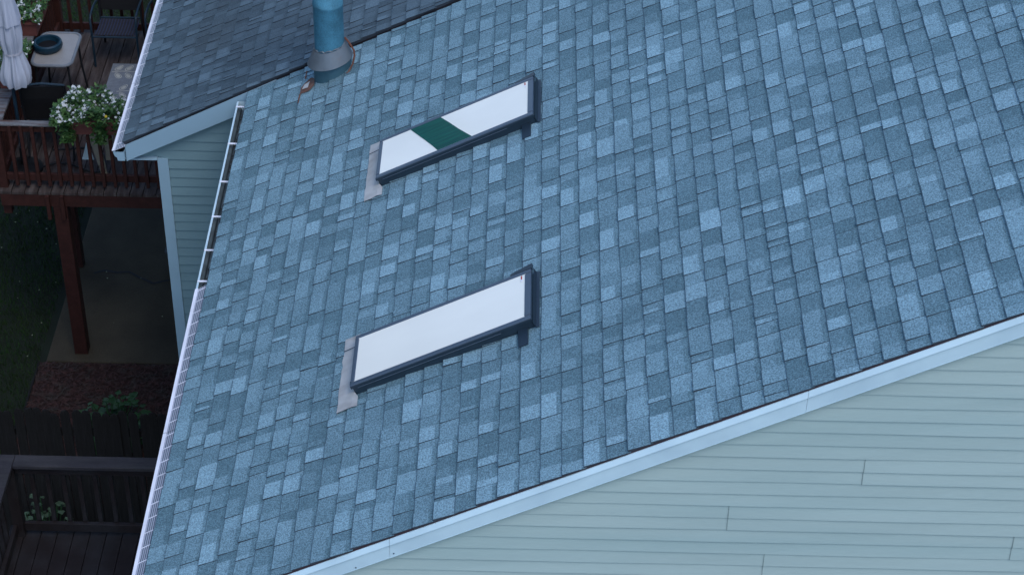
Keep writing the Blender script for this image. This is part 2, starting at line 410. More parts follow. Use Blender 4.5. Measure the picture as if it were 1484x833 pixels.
# far slope of the roof beyond the ridge
def RB(u, w, n=0.0): return (2 * RX - u * CS + n * SN, w, u * SN + n * CS)
for k in range(int(RU / E_)):
    u = k * E_
    b.face([RB(u, 0, .008), RB(u, DEPTH, .008), RB(u + E_, DEPTH, .001), RB(u + E_, 0, .001)], 0, [.3 + .02 * (k % 5)] * 4)
    b.face([RB(u, 0, -.01), RB(u, DEPTH, -.01), RB(u, DEPTH, .008), RB(u, 0, .008)], 1)
roof = b.build('roof', [M['shingle'], M['asphalt'], M['shaded_worn_edge']], house)
b = MB()
b.hexa([(RX - .14, -.004, RX * TN - .06), (RX + .14, -.004, RX * TN - .06), (RX + .14, DEPTH, RX * TN - .06), (RX - .14, DEPTH, RX * TN - .06),
        (RX - .02, -.004, RX * TN + .014), (RX + .02, -.004, RX * TN + .014), (RX + .02, DEPTH, RX * TN + .014), (RX - .02, DEPTH, RX * TN + .014)])
b.build('ridge_cap', M['asphalt'], house)
# drip edge line under the shingles and the white rake board
b = MB()
b.hexa([RP(.0, .004, -.016), RP(RU, .004, -.016), RP(RU, .03, -.016), RP(.0, .03, -.016), RP(.0, .004, -.001), RP(RU, .004, -.001), RP(RU, .03, -.001), RP(.0, .03, -.001)])
b.build('drip_edge', M['drip_brown'], house)
b = MB()
FH = .175
def rake(b, xs, y0, y1, ztop, zbot, mi=0):
    xa, xb = xs
    b.hexa([(xa, y0, xa * TN - zbot), (xb, y0, xb * TN - zbot), (xb, y1, xb * TN - zbot), (xa, y1, xa * TN - zbot),
            (xa, y0, xa * TN - ztop), (xb, y0, xb * TN - ztop), (xb, y1, xb * TN - ztop), (xa, y1, xa * TN - ztop)], mi)
segs = [(-.03, 1.63), (1.632, 4.04), (4.042, RX)]
for i, (xa, xb) in enumerate(segs):
    p = .0016 * (i % 2)
    b.hexa([(xa, -.013 - p, xa * TN - .058), (xb, -.013 - p, xb * TN - .058), (xb, .03, xb * TN - .058), (xa, .03, xa * TN - .058),
            (xa, -.001 - p, xa * TN - .0185), (xb, -.001 - p, xb * TN - .0185), (xb, .03, xb * TN - .0185), (xa, .03, xa * TN - .0185)])   # sloped lip at the top
    rake(b, (xa, xb), .001 - p, .029, .0585, FH)              # face
    rake(b, (xa, xb), -.001 - p, .0285, FH + .0005, FH + .004)
def rake_mirror(b):
    for (y0, y1, zt, zb) in ((-.006, .03, .024, .062), (.001, .029, .0625, FH)):
        xa, xb = RX + .001, 2 * RX + .03
        f = lambda x: (2 * RX - x) * TN
        b.hexa([(xa, y0, f(xa) - zb), (xb, y0, f(xb) - zb), (xb, y1, f(xb) - zb), (xa, y1, f(xa) - zb),
                (xa, y0, f(xa) - zt), (xb, y0, f(xb) - zt), (xb, y1, f(xb) - zt), (xa, y1, f(xa) - zt)])
rake_mirror(b)
b.build('rake_board', M['white'], house)
# nail heads on the rake board
for x, dz in ((1.655, .15), (1.42, .158)):
    b = MB(); b.lathe([(.005, 0), (.005, .003)], (0, 0, 0), 8)
    for i in range(len(b.v) - 16, len(b.v)):
        vx, vy, vz = b.v[i]; b.v[i] = (x + vx, -.001 - vz, x * TN - dz + vy)
    b.build('nail_head', M['sky_cap'], house)
# gable wall siding
zl = []; z = .0397 - 56 * .0997
ztop = RX * TN
z = 1.534 - 70 * .0997
first = None
while z < ztop:
    if z > GZ: zl.append(z)
    z += .0997
i0 = min(range(len(zl)), key=lambda i: abs(zl[i] - 1.337))      # lower course of the pair with the first joint
joff = i0 % 2
if joff: zl = zl[1:]; i0 -= 1
J = {}
rj = random.Random(4)
for p in range(len(zl) // 2 + 1): J[p] = [rj.uniform(7.2, 8.2), 11.5 + rj.uniform(-1, 1), rj.uniform(.8, 1.6)]
pj = i0 // 2
J[pj] = [4.437, 8.1]; J[pj - 2] = [3.67, 7.3]; J[pj - 3] = [5.41, 9.0, 1.75]; J[pj - 4] = [3.917, 7.5]; J[pj - 1] = [2.0, 7.0]
for p in range(pj + 1, pj + 6): J[p] = [6.4 + .3 * (p % 3)]
b = MB()
UND = .11
lap_siding(b, lambda z: max(.3, (z + UND) / TN), lambda z: min(2 * RX - .3, 2 * RX - (z + UND) / TN), .046, zl, J)
# backing and the other walls
b.face([(.3, .0465, GZ), (2 * RX - .3, .0465, GZ), (2 * RX - .3, .0465, .3 * TN - .1), (RX, .0465, RX * TN - .1), (.3, .0465, .3 * TN - .1)])
b.build('wall', [M['siding'], M['joint']], house)
b = MB()
b.box(2 * RX - .34, 2 * RX - .3, .0475, DEPTH - .02, GZ, .02); b.build('side_wall', M['siding'], house)
b = MB(); b.box(.3, .34, .0475, DEPTH - .02, GZ, .02)
for k in range(55):
    zz = GZ + k * .0997
    b.hexa([(.287, .05, zz), (.2995, .05, zz), (.2995, DEPTH - .02, zz), (.287, DEPTH - .02, zz), (.297, .05, zz + .0987), (.2995, .05, zz + .0987), (.2995, DEPTH - .02, zz + .0987), (.297, DEPTH - .02, zz + .0987)])
b.build('side_wall', M['siding'], house)
b = MB()   # boxed eave: soffit and fascia behind the gutter
b.box(.02, .286, .03, DEPTH - .01, -.17, -.16); b.box(.0, .018, .03, DEPTH - .01, -.165, -.012)
b.build('eave_fascia', M['white'], house)

# gutter with hangers and guard
def gutter(par, x0, zt, ya, yb, mats, name='gutter'):
    """K-style trough; x0 = back, opening upward; returns the object"""
    prof = [(0, 0), (0, -.095), (-.062, -.095), (-.068, -.062), (-.088, -.045), (-.096, -.012), (-.096, 0), (-.080, .001), (-.080, -.004), (-.091, -.006), (-.091, -.013), (-.084, -.042), (-.064, -.060), (-.058, -.091), (-.004, -.091), (-.004, 0)]
    b = MB()
    n = len(prof)
    P = [(x0 + x, 0, zt + z) for x, z in prof]
    i = len(b.v)
    b.v.extend([(p[0], ya, p[2]) for p in P]); b.v.extend([(p[0], yb, p[2]) for p in P])
    inner = set(range(9, 15))
    for k in range(n):
        b.f.append((i + k, i + (k + 1) % n, i + n + (k + 1) % n, i + n + k)); b.mi.append(1 if k in inner else 0)
    # end caps
    outl = [0, 1, 2, 3, 4, 5, 6]
    for yy, s_ in ((ya, -1), (yb, 1)):
        poly = [(x0 + prof[k][0], zt + prof[k][1]) for k in outl]
        b.face([(x, yy + s_ * .001, z) for x, z in poly]); b.face([(x, yy + s_ * .003, z) for x, z in poly])
    return b.build(name, mats, par)
GX, GZT = -.004, -.076
gut = gutter(house, GX, GZT, .0, 6.21, [M['white'], M['gut_in']])
b = MB(); r = random.Random(8)
# debris lying in the open run
for i in range(900):
    y = r.uniform(3.55, 6.2); x = GX - .01 - abs(r.gauss(0, .016)); z = GZT - .086 + r.uniform(0, .02) * (1 if x > -.03 else .5); s_ = r.uniform(.004, .012)
    if x < -.06: continue
    a = r.uniform(0, 6.3)
    b.face([(x + s_ * math.cos(a + q * 1.57), y + 1.6 * s_ * math.sin(a + q * 1.57), z + r.uniform(0, .006)) for q in range(4)])
b.build('debris', M['debris'], gut)
for y in (6.12, 5.55, 4.99, 4.5, 4.05, 3.65):
    b = MB(); b.box(GX - .094, GX + .012, y - .008, y + .008, GZT + .002, GZT + .008); b.build('hanger', M['guard_line'], gut)
def guard(par, x_in, z_in, x_out, z_out, ya, yb, stepy, seams=(), h=0.0):
    b = MB()
    y = ya; 
    edges = sorted([ya, yb] + [s_ for s_ in seams if ya < s_ < yb])
    for a, c in zip(edges, edges[1:]):
        b.hexa([(x_out, a + .004, z_out - .003), (x_in, a + .004, z_in - .003), (x_in, c - .004, z_in - .003), (x_out, c - .004, z_out - .003),
                (x_out, a + .004, z_out), (x_in, a + .004, z_in), (x_in, c - .004, z_in), (x_out, c - .004, z_out)], 0)
        # solid front flange lying on the gutter lip, with a small step
        b.hexa([(x_out - .026, a + .004, z_out - .009), (x_out - .001, a + .004, z_out - .002), (x_out - .001, c - .004, z_out - .002), (x_out - .026, c - .004, z_out - .009),
                (x_out - .026, a + .004, z_out - .004), (x_out - .001, a + .004, z_out + .004), (x_out - .001, c - .004, z_out + .004), (x_out - .026, c - .004, z_out - .004)], 1)
    y = ya + stepy * .5
    while y < yb:
        if all(abs(y - s_) > .03 for s_ in seams):
            b.hexa([(x_out, y - .0035, z_out + .0005), (x_in, y - .0035, z_in + .0005), (x_in, y + .0035, z_in + .0005), (x_out, y + .0035, z_out + .0005),
                    (x_out, y - .0035, z_out + .003), (x_in, y - .0035, z_in + .003), (x_in, y + .0035, z_in + .003), (x_out, y + .0035, z_out + .003)], 1)
        y += stepy
    # perforation rows: fine dark slots running along the guard
    for q in range(1, 6):
        f = q / 6.0
        x = x_out + (x_in - x_out) * f; z = z_out + (z_in - z_out) * f + .0008
        w = (x_in - x_out) * .035; dz = (z_in - z_out) * .035
        b.face([(x - w, ya + .01, z - dz), (x + w, ya + .01, z + dz), (x + w, yb - .01, z + dz), (x - w, yb - .01, z - dz)], 2)
    return b.build('gutter_guard', [M['guard'], M['guard_line'], M['sky_cap']], par)
guard(gut, .012, -.010, GX - .072, GZT + .012, -.004, 3.55, .138, seams=(1.895,))

# skylights
def skylight(u0, u1, w0, w1, hh, band=None, tabs=True, lip=False):
    """curb frame, raised rounded cap, pane painted with the sky reflection, flashing"""
    b = MB()
    def rbox(ua, ub, wa, wb, na, nb, mi=0, tap=0.0):
        b.hexa([RP(ua - tap, wa - tap, na), RP(ub + tap, wa - tap, na), RP(ub + tap, wb + tap, na), RP(ua - tap, wb + tap, na),
                RP(ua, wa, nb), RP(ub, wa, nb), RP(ub, wb, nb), RP(ua, wb, nb)], mi)
    t = .03
    # curb walls (four boards butted)
    for (ua, ub, wa, wb) in ((u0, u1, w0, w0 + t), (u0, u1, w1 - t, w1), (u0, u0 + t, w0 + t + .001, w1 - t - .001), (u1 - t, u1, w0 + t + .001, w1 - t - .001)):
        rbox(ua, ub, wa, wb, .002, hh - .028, 0)
    # sash cap: slightly larger, chamfered
    o = .008; cw = .036
    rails = ((u0 - o, u1 + o, w0 - o, w0 + cw), (u0 - o, u1 + o, w1 - cw * .8, w1 + o), (u0 - o, u0 + cw * .8, w0 + cw + .001, w1 - cw * .8 - .001), (u1 - cw * 1.2, u1 + o, w0 + cw + .001, w1 - cw * .8 - .001))
    for i, (ua, ub, wa, wb) in enumerate(rails):
        rbox(ua, ub, wa, wb, hh - .027, hh - .006, 0)
        k = .006
        rbox(ua + k, ub - k, wa + k, wb - k, hh - .0055, hh + .002, 1, .004)
    # thin bright bead along the near side of the sash
    rbox(u0 + .04, u1 - .22, w0 - o - .005, w0 - o - .0005, hh - .031, hh - .026, 1)
    fr = b.build('skylight', [M['sky_frame'], M['sky_cap']], house, bevel=.003)
    ga, gb, gc, gd = u0 + cw * .8 - .008, u1 - cw * 1.2 + .008, w0 + cw - .008, w1 - cw * .8 + .008
    p = MB(); pb = [RP(ga, gc, hh - .012), RP(gb, gc, hh - .012), RP(gb, gd, hh - .012), RP(ga, gd, hh - .012)]
    pt = [RP(ga, gc, hh - .004), RP(gb, gc, hh - .004), RP(gb, gd, hh - .004), RP(ga, gd, hh - .004)]
    p.hexa(pb + pt)
    p.build('glass_pane', M['pane'], fr)
    if band:
        p = MB(); lo, hi = band     # two curved edges, lists of (u,w)
        for (a, c) in zip(zip(lo, hi), list(zip(lo, hi))[1:]):
            p.face([RP(*a[0], hh - .0015), RP(*a[1], hh - .0015), RP(*c[1], hh - .0015), RP(*c[0], hh - .0015)])
        p.build('green_band', M['green'], fr)
    # apron of bare flashing on the downslope side
    f = MB(); r = random.Random(int(u0 * 1000 + w0 * 77))
    wa, wb = w0 - .135, w1 + .115
    n = 16; prev = None
    for i in range(n + 1):
        w = wa + (wb - wa) * i / n
        k1, k2 = r.uniform(-.004, .004), r.uniform(0, .005)
        end = u0 + .02 if (w < w0 - .03) else u0 - .006
        row = [RP(u0 - .135 + k1, w, .0135 + k2), RP(u0 - .07, w, .017 + r.uniform(-.003, .004)), RP(u0 - .02, w, .021 + r.uniform(-.002, .003)), RP(end, w, .03 if w > w0 - .02 else .016)]
        if prev:
            for q in range(3): f.face([prev[q], prev[q + 1], row[q + 1], row[q]])
            f.face([RP(u0 - .135, w, .004), RP(u0 - .135, w - (wb - wa) / n, .004), prev[0], row[0]])
        prev = row
    f.build('flashing_apron', M['lead'], fr, smooth=True)
    f = MB()
    f.hexa([RP(u0 - .13, w1 - .03, .0255), RP(u0 - .012, w1 - .03, .032), RP(u0 - .012, w1 - .024, .032), RP(u0 - .13, w1 - .024, .0255),
            RP(u0 - .13, w1 - .03, .0285), RP(u0 - .012, w1 - .03, .035), RP(u0 - .012, w1 - .024, .035), RP(u0 - .13, w1 - .024, .0285)])
    f.build('flashing_seam', M['sky_frame'], fr)
    # head flashing sticking out at both upslope corners
    f = MB()
    ua, ub = u1 - .115, u1 - .045
    f.hexa([RP(ua, w0 - .16, .012), RP(ub, w0 - .16, .012), RP(ub, w0 - .001, .012), RP(ua, w0 - .001, .012), RP(ua, w0 - .16, .0165), RP(ub, w0 - .16, .0165), RP(ub, w0 - .001, .03), RP(ua, w0 - .001, .03)], 0)
    f.hexa([RP(u1 - .15, w1 + .0085, .07), RP(u1 + .012, w1 + .0085, .07), RP(u1 + .012, w1 + .06, .07), RP(u1 - .15, w1 + .03, .07),
            RP(u1 - .15, w1 + .0085, .088), RP(u1 + .012, w1 + .0085, .092), RP(u1 + .012, w1 + .06, .092), RP(u1 - .15, w1 + .03, .088)], 1)
    f.hexa([RP(u1 + .009, w0 - .02, .013), RP(u1 + .034, w0 - .02, .013), RP(u1 + .034, w1 + .05, .013), RP(u1 + .009, w1 + .05, .013),
            RP(u1 + .009, w0 - .02, .06), RP(u1 + .013, w0 - .02, .018), RP(u1 + .013, w1 + .05, .018), RP(u1 + .009, w1 + .05, .06)], 1)
    f.build('head_flashing', [M['sky_frame'], M['sky_frame']], fr)
    # small red and white sticker at the top corner of the pane
    f = MB()
    f.hexa([RP(u1 - .068, w1 - .075, hh - .002), RP(u1 - .06, w1 - .075, hh - .002), RP(u1 - .06, w1 - .036, hh - .002), RP(u1 - .068, w1 - .036, hh - .002),
            RP(u1 - .068, w1 - .075, hh), RP(u1 - .06, w1 - .075, hh), RP(u1 - .06, w1 - .036, hh), RP(u1 - .068, w1 - .036, hh)], 0)
    f.hexa([RP(u1 - .07, w1 - .098, hh - .002), RP(u1 - .054, w1 - .098, hh - .002), RP(u1 - .054, w1 - .076, hh - .002), RP(u1 - .07, w1 - .076, hh - .002),
            RP(u1 - .07, w1 - .098, hh), RP(u1 - .054, w1 - .098, hh), RP(u1 - .054, w1 - .076, hh), RP(u1 - .07, w1 - .076, hh)], 1)
    f.build('sticker', [M['stick_red'], M['stick_white']], fr)
    return fr
HH = .09
s1 = skylight(1.487, 2.815, 1.485, 2.0, HH)
s1['label'] = 'lower skylight with a pane painted as plain white sky reflection, nearer the gable edge'
lo = [(1.766, 4.372), (1.838, 4.25), (1.915, 4.12), (1.978, 4.01), (2.022, 3.925)]
hi = [(2.028, 4.372), (2.112, 4.24), (2.19, 4.11), (2.262, 4.0), (2.312, 3.925)]
s2 = skylight(1.497, 2.815, 3.89, 4.40, HH, band=(lo, hi))
s2['label'] = 'upper skylight whose pane, painted as white sky reflection, is crossed by a dark green band'
# vent pipe
PX, PY = .755, 5.98
b = MB(); b.lathe([(.125, .42), (.125, 1.05), (.128, 1.055), (.128, 1.075), (.125, 1.08), (.125, 2.3)], (PX, PY, 0), 48)
vent = b.build('vent_pipe', M['galv'], house, smooth=True); vent['label'] = 'blue metal vent pipe rising from a grey collar on the roof'
b = MB(); b.lathe([(.25, 2.34), (.02, 2.46)], (PX, PY, 0), 40)
for a in (0, 2.1, 4.2): b.box(PX + .12 * math.cos(a) - .01, PX + .12 * math.cos(a) + .01, PY + .12 * math.sin(a) - .01, PY + .12 * math.sin(a) + .01, 2.28, 2.36)
b.build('rain_cap', M['galv_grey'], vent)
b = MB(); b.lathe([(.126, .655), (.133, .66), (.142, .645), (.188, .54), (.194, .528), (.188, .524), (.15, .53)], (PX, PY - .005, 0), 56, tiltx=.24, cap=False)
b.build('storm_collar', M['galv_grey'], vent, smooth=True)
b = MB(); r = random.Random(31); b.tube([(PX + .129 * math.cos(a_ * .131), PY + .129 * math.sin(a_ * .131), .664 + .24 * .13 * math.cos(a_ * .131) + r.uniform(-.006, .008)) for a_ in range(48)], [r.uniform(.003, .010) for _ in range(48)], 6, closed=True)
b.build('sealant', M['galv_grey'], vent, smooth=True)
b = MB()
seg = 48; i = len(b.v)
for q in range(seg):
    a = 2 * math.pi * q / seg; x, y = PX + .02 + .163 * math.cos(a), PY + .163 * math.sin(a)
    b.v.append((x, y, x * TN - .004))
for q in range(seg):
    a = 2 * math.pi * q / seg; x, y = PX + .02 + .163 * math.cos(a), PY + .163 * math.sin(a)
    b.v.append((x, y, .56 + .2 * .17 * math.cos(a)))
for q in range(seg): b.f.append((q, (q + 1) % seg, seg + (q + 1) % seg, seg + q)); b.mi.append(0)
b.f.append(tuple(seg + q for q in range(seg))); b.mi.append(0)
b.build('flashing_base', M['galv_teal'], vent, smooth=True)
b = MB()
b.tube([(PX + .13, PY + .02, .72), (PX + .165, PY - .02, .70), (PX + .21, PY - .07, .655), (PX + .215, PY - .085, .61), (PX + .20, PY - .11, .545), (PX + .165, PY - .14, .485), (PX + .13, PY - .165, .45)], .009, 6)
b.build('strap', M['rust'], vent)
# torn shingle with rusty flashing beside the vent
b = MB()
b.face([RP(.575, 5.80, .0145), RP(.66, 5.79, .0145), RP(.71, 5.85, .0145), RP(.70, 5.97, .0145), RP(.66, 6.0, .0145), RP(.60, 5.94, .0145), RP(.578, 5.9, .0145)], 0)
b.face([RP(.59, 5.86, .0175), RP(.65, 5.85, .0185), RP(.66, 5.94, .0185), RP(.61, 5.92, .0175)], 1)
b.face([RP(.567, 5.66, .0145), RP(.579, 5.66, .0145), RP(.585, 5.80, .0145), RP(.568, 5.80, .0145)], 0)
b.face([RP(.60, 6.02, .0145), RP(.612, 6.02, .0145), RP(.612, 6.15, .0145), RP(.60, 6.15, .0145)], 0)
b.build('rusty_patch', [M['rust'], M['lead']], house)

# ------------------------------------------------------------------ neighbouring house
nb = thing('house', 'neighbouring house with darker weathered shingle roof and white corner board', 'house', (6, 10, GZ))
NW0, NW1, NH = 6.25, 13.4, .028
NU0 = -9 * E_
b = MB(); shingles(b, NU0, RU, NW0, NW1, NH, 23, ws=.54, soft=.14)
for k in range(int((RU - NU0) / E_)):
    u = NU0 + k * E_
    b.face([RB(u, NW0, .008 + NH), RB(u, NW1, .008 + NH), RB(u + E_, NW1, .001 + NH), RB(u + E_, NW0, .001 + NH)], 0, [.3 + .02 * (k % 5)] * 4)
nroof = b.build('roof', [M['old_shingle'], M['asphalt'], M['shaded_worn_edge']], nb)
b = MB()
def edge(ua, ub, na, nb_):
    b.hexa([RP(ua, NW0 + .004, na), RP(ub, NW0 + .004, na), RP(ub, NW0 + .03, na), RP(ua, NW0 + .03, na), RP(ua, NW0 + .004, nb_), RP(ub, NW0 + .004, nb_), RP(ub, NW0 + .03, nb_), RP(ua, NW0 + .03, nb_)])
edge(NU0 + .01, .03, .004, .0095); edge(.031, RU, -.04, .0095)
b.build('drip_edge', M['drip'], nb)
b = MB(); xe = NU0 * CS
# rake board with a boxed return at the eave
za = lambda x: x * TN + .0
b.hexa([(xe + .005, NW0, za(xe) - .165), (.25, NW0, za(.25) - .195), (.25, NW0 + .03, za(.25) - .195), (xe + .005, NW0 + .03, za(xe) - .165),
        (xe + .005, NW0, za(xe) + .004), (.25, NW0, za(.25) + .004), (.25, NW0 + .03, za(.25) + .004), (xe + .005, NW0 + .03, za(xe) + .004)])
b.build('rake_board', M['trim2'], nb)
b = MB()
b.box(xe + .008, -.872, NW0 + .032, NW1 - .01, za(xe) - .172, za(xe) - .160)
b.box(xe + .008, xe + .028, NW0 + .032, NW1 - .01, za(xe) - .158, za(xe) - .03)
b.build('soffit', M['trim2'], nb)
b = MB()
zl2 = [-.582 - .0985 * k + .0985 * 12 for k in range(66)]
zl2 = sorted(z for z in zl2 if z > GZ)
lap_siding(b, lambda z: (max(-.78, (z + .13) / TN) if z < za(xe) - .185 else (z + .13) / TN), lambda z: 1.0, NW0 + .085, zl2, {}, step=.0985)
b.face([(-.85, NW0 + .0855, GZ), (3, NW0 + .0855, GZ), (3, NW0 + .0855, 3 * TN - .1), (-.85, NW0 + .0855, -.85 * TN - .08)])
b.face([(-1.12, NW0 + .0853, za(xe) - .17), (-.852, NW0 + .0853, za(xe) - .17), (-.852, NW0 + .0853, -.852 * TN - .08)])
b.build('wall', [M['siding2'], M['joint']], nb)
b = MB()
b.box(-.87, -.865, NW0 + .10, NW1, GZ, -.6)
for k in range(49):
    zz = GZ + k * .0997
    b.hexa([(-.882, NW0 + .10, zz), (-.8705, NW0 + .10, zz), (-.8705, NW1, zz), (-.882, NW1, zz), (-.873, NW0 + .10, zz + .0987), (-.8705, NW0 + .10, zz + .0987), (-.8705, NW1, zz + .0987), (-.873, NW1, zz + .0987)])
b.build('side_wall', M['siding2'], nb)
b = MB(); b.box(-.875, -.78, NW0 + .062, NW0 + .088, GZ, za(xe) - .174)
b.build('corner_board', M['trim2'], nb)
ng = gutter(nb, xe - .002, za(xe) - .045, NW0 - .03, NW1, [M['trim2'], M['gut_in']])
guard(ng, xe + .012, za(xe) + .016, xe - .084, za(xe) - .030, NW0 - .035, NW1, .19, seams=(7.32, 8.6))

# ------------------------------------------------------------------ neighbour's deck
DF = -3.2; DX0, DX1, DY0, DY1 = -3.24, -.89, 9.15, 12.55
deck = thing('deck', 'raised red-brown timber deck on posts with railing and weathered rail cap', 'deck', (-2.1, 10.8, GZ))
b = MB(); x = DX0; r = random.Random(2)
while x < DX1 - .03:
    xb = min(x + .138, DX1); dz = r.uniform(-.0015, .0015)
    b.box(x + .002, xb - .004, DY0 + r.uniform(0, .006), DY1, DF - .03, DF + dz); x += .142
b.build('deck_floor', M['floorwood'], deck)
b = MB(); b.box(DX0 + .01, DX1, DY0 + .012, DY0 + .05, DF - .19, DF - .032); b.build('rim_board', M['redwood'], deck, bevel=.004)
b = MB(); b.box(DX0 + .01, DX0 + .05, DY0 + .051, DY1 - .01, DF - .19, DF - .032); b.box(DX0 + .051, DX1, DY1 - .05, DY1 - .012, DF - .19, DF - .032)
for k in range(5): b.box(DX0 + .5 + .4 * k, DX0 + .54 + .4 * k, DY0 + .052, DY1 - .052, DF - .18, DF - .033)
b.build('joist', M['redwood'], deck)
for (x, y, sz) in ((-2.6, 9.24, .075), (-2.93, 10.85, .06), (-1.05, 12.3, .07), (-3.05, 12.4, .07)):
    b = MB(); b.box(x - sz, x + sz, y - sz, y + sz, GZ, DF - .191); b.build('post', M['redwood'], deck, bevel=.006)
for x in (-2.66 - .075, -2.6 + .02):
    b = MB(); b.box(x, x + .04, DY0 - .03, DY0 + .01, DF - .34, DF - .03); b.build('bracket', M['redwood'], deck, bevel=.004)
RYF = 9.27
# rail caps
b = MB(); b.box(DX0 - .02, DX1, RYF - .045, RYF + .045, DF + .80, DF + .822); b.build('rail_cap', M['capwood'], deck, bevel=.006)
b = MB(); b.box(DX0 - .02, DX0 + .12, RYF + .067, DY1 - .15, DF + .80, DF + .835); b.build('rail_cap', M['capwood'], deck, bevel=.006)
b = MB(); b.box(DX0 - .02, DX1, DY1 - .149, DY1 - .01, DF + .80, DF + .835); b.build('rail_cap', M['capwood'], deck, bevel=.006)
for (x0, x1, y0, y1, z0, z1) in ((DX0 + .06, DX1, RYF - .02, RYF + .018, DF + .715, DF + .798), (DX0 + .06, DX1, RYF - .02, RYF + .018, DF + .09, DF + .175),
                                 (DX0 + .03, DX0 + .068, RYF + .02, DY1 - .1, DF + .715, DF + .798), (DX0 + .03, DX0 + .068, RYF + .02, DY1 - .1, DF + .09, DF + .175),
                                 (DX0 + .1, DX1, DY1 - .1, DY1 - .062, DF + .715, DF + .798), (DX0 + .1, DX1, DY1 - .1, DY1 - .062, DF + .06, DF + .15)):
    b = MB(); b.box(x0, x1, y0, y1, z0, z1); b.build('rail', M['redwood'], deck, bevel=.004)
bal = MB(); bal.box(-.0175, .0175, -.0175, .0175, DF + .04, DF + .799)
bal = bal.build('baluster', M['redwood'], deck, bevel=.003)
def put(o, x, y, par):
    o.parent = par; o.matrix_parent_inverse = Matrix.Translation(par.location).inverted(); o.location = (x, y, 0)
first = True
pos = [(-3.035 + .1175 * k, RYF - .04) for k in range(19)] + [(DX0 + .012, RYF + .12 + .125 * k) for k in range(26)] + [(DX0 + .2 + .125 * k, DY1 - .12) for k in range(17)]
for (x, y) in pos:
    o = bal if first else bal.copy()
    if not first: COL.objects.link(o)
    first = False; put(o, x, y, deck)
for (x, y) in ((DX0 + .05, RYF), (DX0 + .05, DY1 - .08)):
    b = MB(); b.box(x - .045, x + .045, y - .045, y + .045, DF + .001 - (.34 if y < 10 else 0), DF + .799); b.build('corner_post', M['redwood'], deck, bevel=.005)

# ------------------------------------------------------------------ things on that deck
um = thing('parasol', 'closed grey-white parasol tied around its pole on the deck', 'parasol', (-3.04, 9.59, DF))
b = MB(); b.tube([(-3.04, 9.59, DF), (-3.02, 9.59, -.6)], .02, 12); b.build('pole', M['bluemetal'], um, smooth=True)
b = MB(); b.lathe([(.2, 0), (.2, .03), (.16, .06), (.035, .075), (.03, .28)], (-3.04, 9.59, DF + .001), 32); b.build('base', M['blackin'], um, smooth=True)
cxp, cyp = -2.975, 9.59
b = MB(); b.lathe([(.128, -2.09), (.148, -2.03), (.146, -1.95), (.126, -1.86), (.104, -1.77), (.092, -1.705), (.092, -1.68), (.106, -1.60), (.118, -1.5), (.106, -1.34), (.092, -1.2), (.085, -1.1), (.07, -.9), (.03, -.62)], (cxp, cyp, 0), 144, fold=.12, nf=9)
b.build('canopy', M['canopy'], um, smooth=True)
b = MB(); b.lathe([(.128, -1.34), (.118, -1.24), (.098, -1.13), (.08, -.98), (.04, -.66)], (cxp, cyp, 0), 96, fold=.11, nf=6, cap=False)
b.build('vent_flap', M['canopy'], um, smooth=True)
b = MB(); b.lathe([(.103, -1.706), (.105, -1.693), (.103, -1.68)], (cxp, cyp, 0), 40, fold=.03, nf=8, cap=False); b.build('tie_band', M['canvas_tie'], um, smooth=True)

def rrect(x0, x1, y0, y1, rad, n=6):
    P = []
    for (cx_, cy_, a0) in ((x1 - rad, y1 - rad, 0), (x0 + rad, y1 - rad, 90), (x0 + rad, y0 + rad, 180), (x1 - rad, y0 + rad, 270)):
        for k in range(n + 1):
            a = R(a0 + 90 * k / n); P.append((cx_ + rad * math.cos(a), cy_ + rad * math.sin(a)))
    return P
TZ = DF + .72; TX0, TX1, TY0, TY1 = -3.10, -2.625, 10.56, 11.29
tb = thing('patio_table', 'small beige patio table with rounded grey rim', 'table', (-2.86, 10.92, DF))
b = MB(); b.extrude([(x, y, 0) for x, y in rrect(TX0 + .022, TX1 - .022, TY0 + .022, TY1 - .022, .09)], (0, 0, TZ - .008), (0, 0, TZ)); b.build('tabletop', M['tabletop'], tb)
b = MB(); b.tube([(x, y, TZ - .006) for x, y in rrect(TX0 + .014, TX1 - .014, TY0 + .014, TY1 - .014, .1)], .0185, 8, closed=True); b.build('rim', M['tablerim'], tb, smooth=True)
for sx, sy in ((TX0 + .06, TY0 + .07), (TX1 - .06, TY0 + .07), (TX0 + .06, TY1 - .07), (TX1 - .06, TY1 - .07)):
    b = MB(); ex = .05 if sx > -2.86 else -.03; b.tube([(sx, sy, TZ - .02), (sx + ex * .3, sy - .02, TZ - .35), (sx + ex, sy, DF + .002)], .013, 8); b.build('leg', M['rubber'], tb, smooth=True)
bw = thing('bowl', 'round dark blue bowl standing on the beige patio table', 'bowl', (-2.955, 10.93, TZ + .0135))
b = MB(); b.lathe([(.105, .0), (.15, .012), (.168, .05), (.16, .088), (.142, .10), (.125, .092), (.12, .055), (.11, .03)], (-2.955, 10.93, TZ + .001), 48); b.build('bowl_body', M['bowlblue'], bw, smooth=True)
b = MB(); b.lathe([(.108, .034), (.108, .04)], (-2.955, 10.93, TZ + .001), 32); b.build('bowl_inside', M['blackin'], bw)
b = MB()
b.lathe([(.015, 0), (.015, .012)], (-2.955 - .155, 10.93 - .03, TZ + .085), 12); b.build('knob', M['stick_white'], bw)

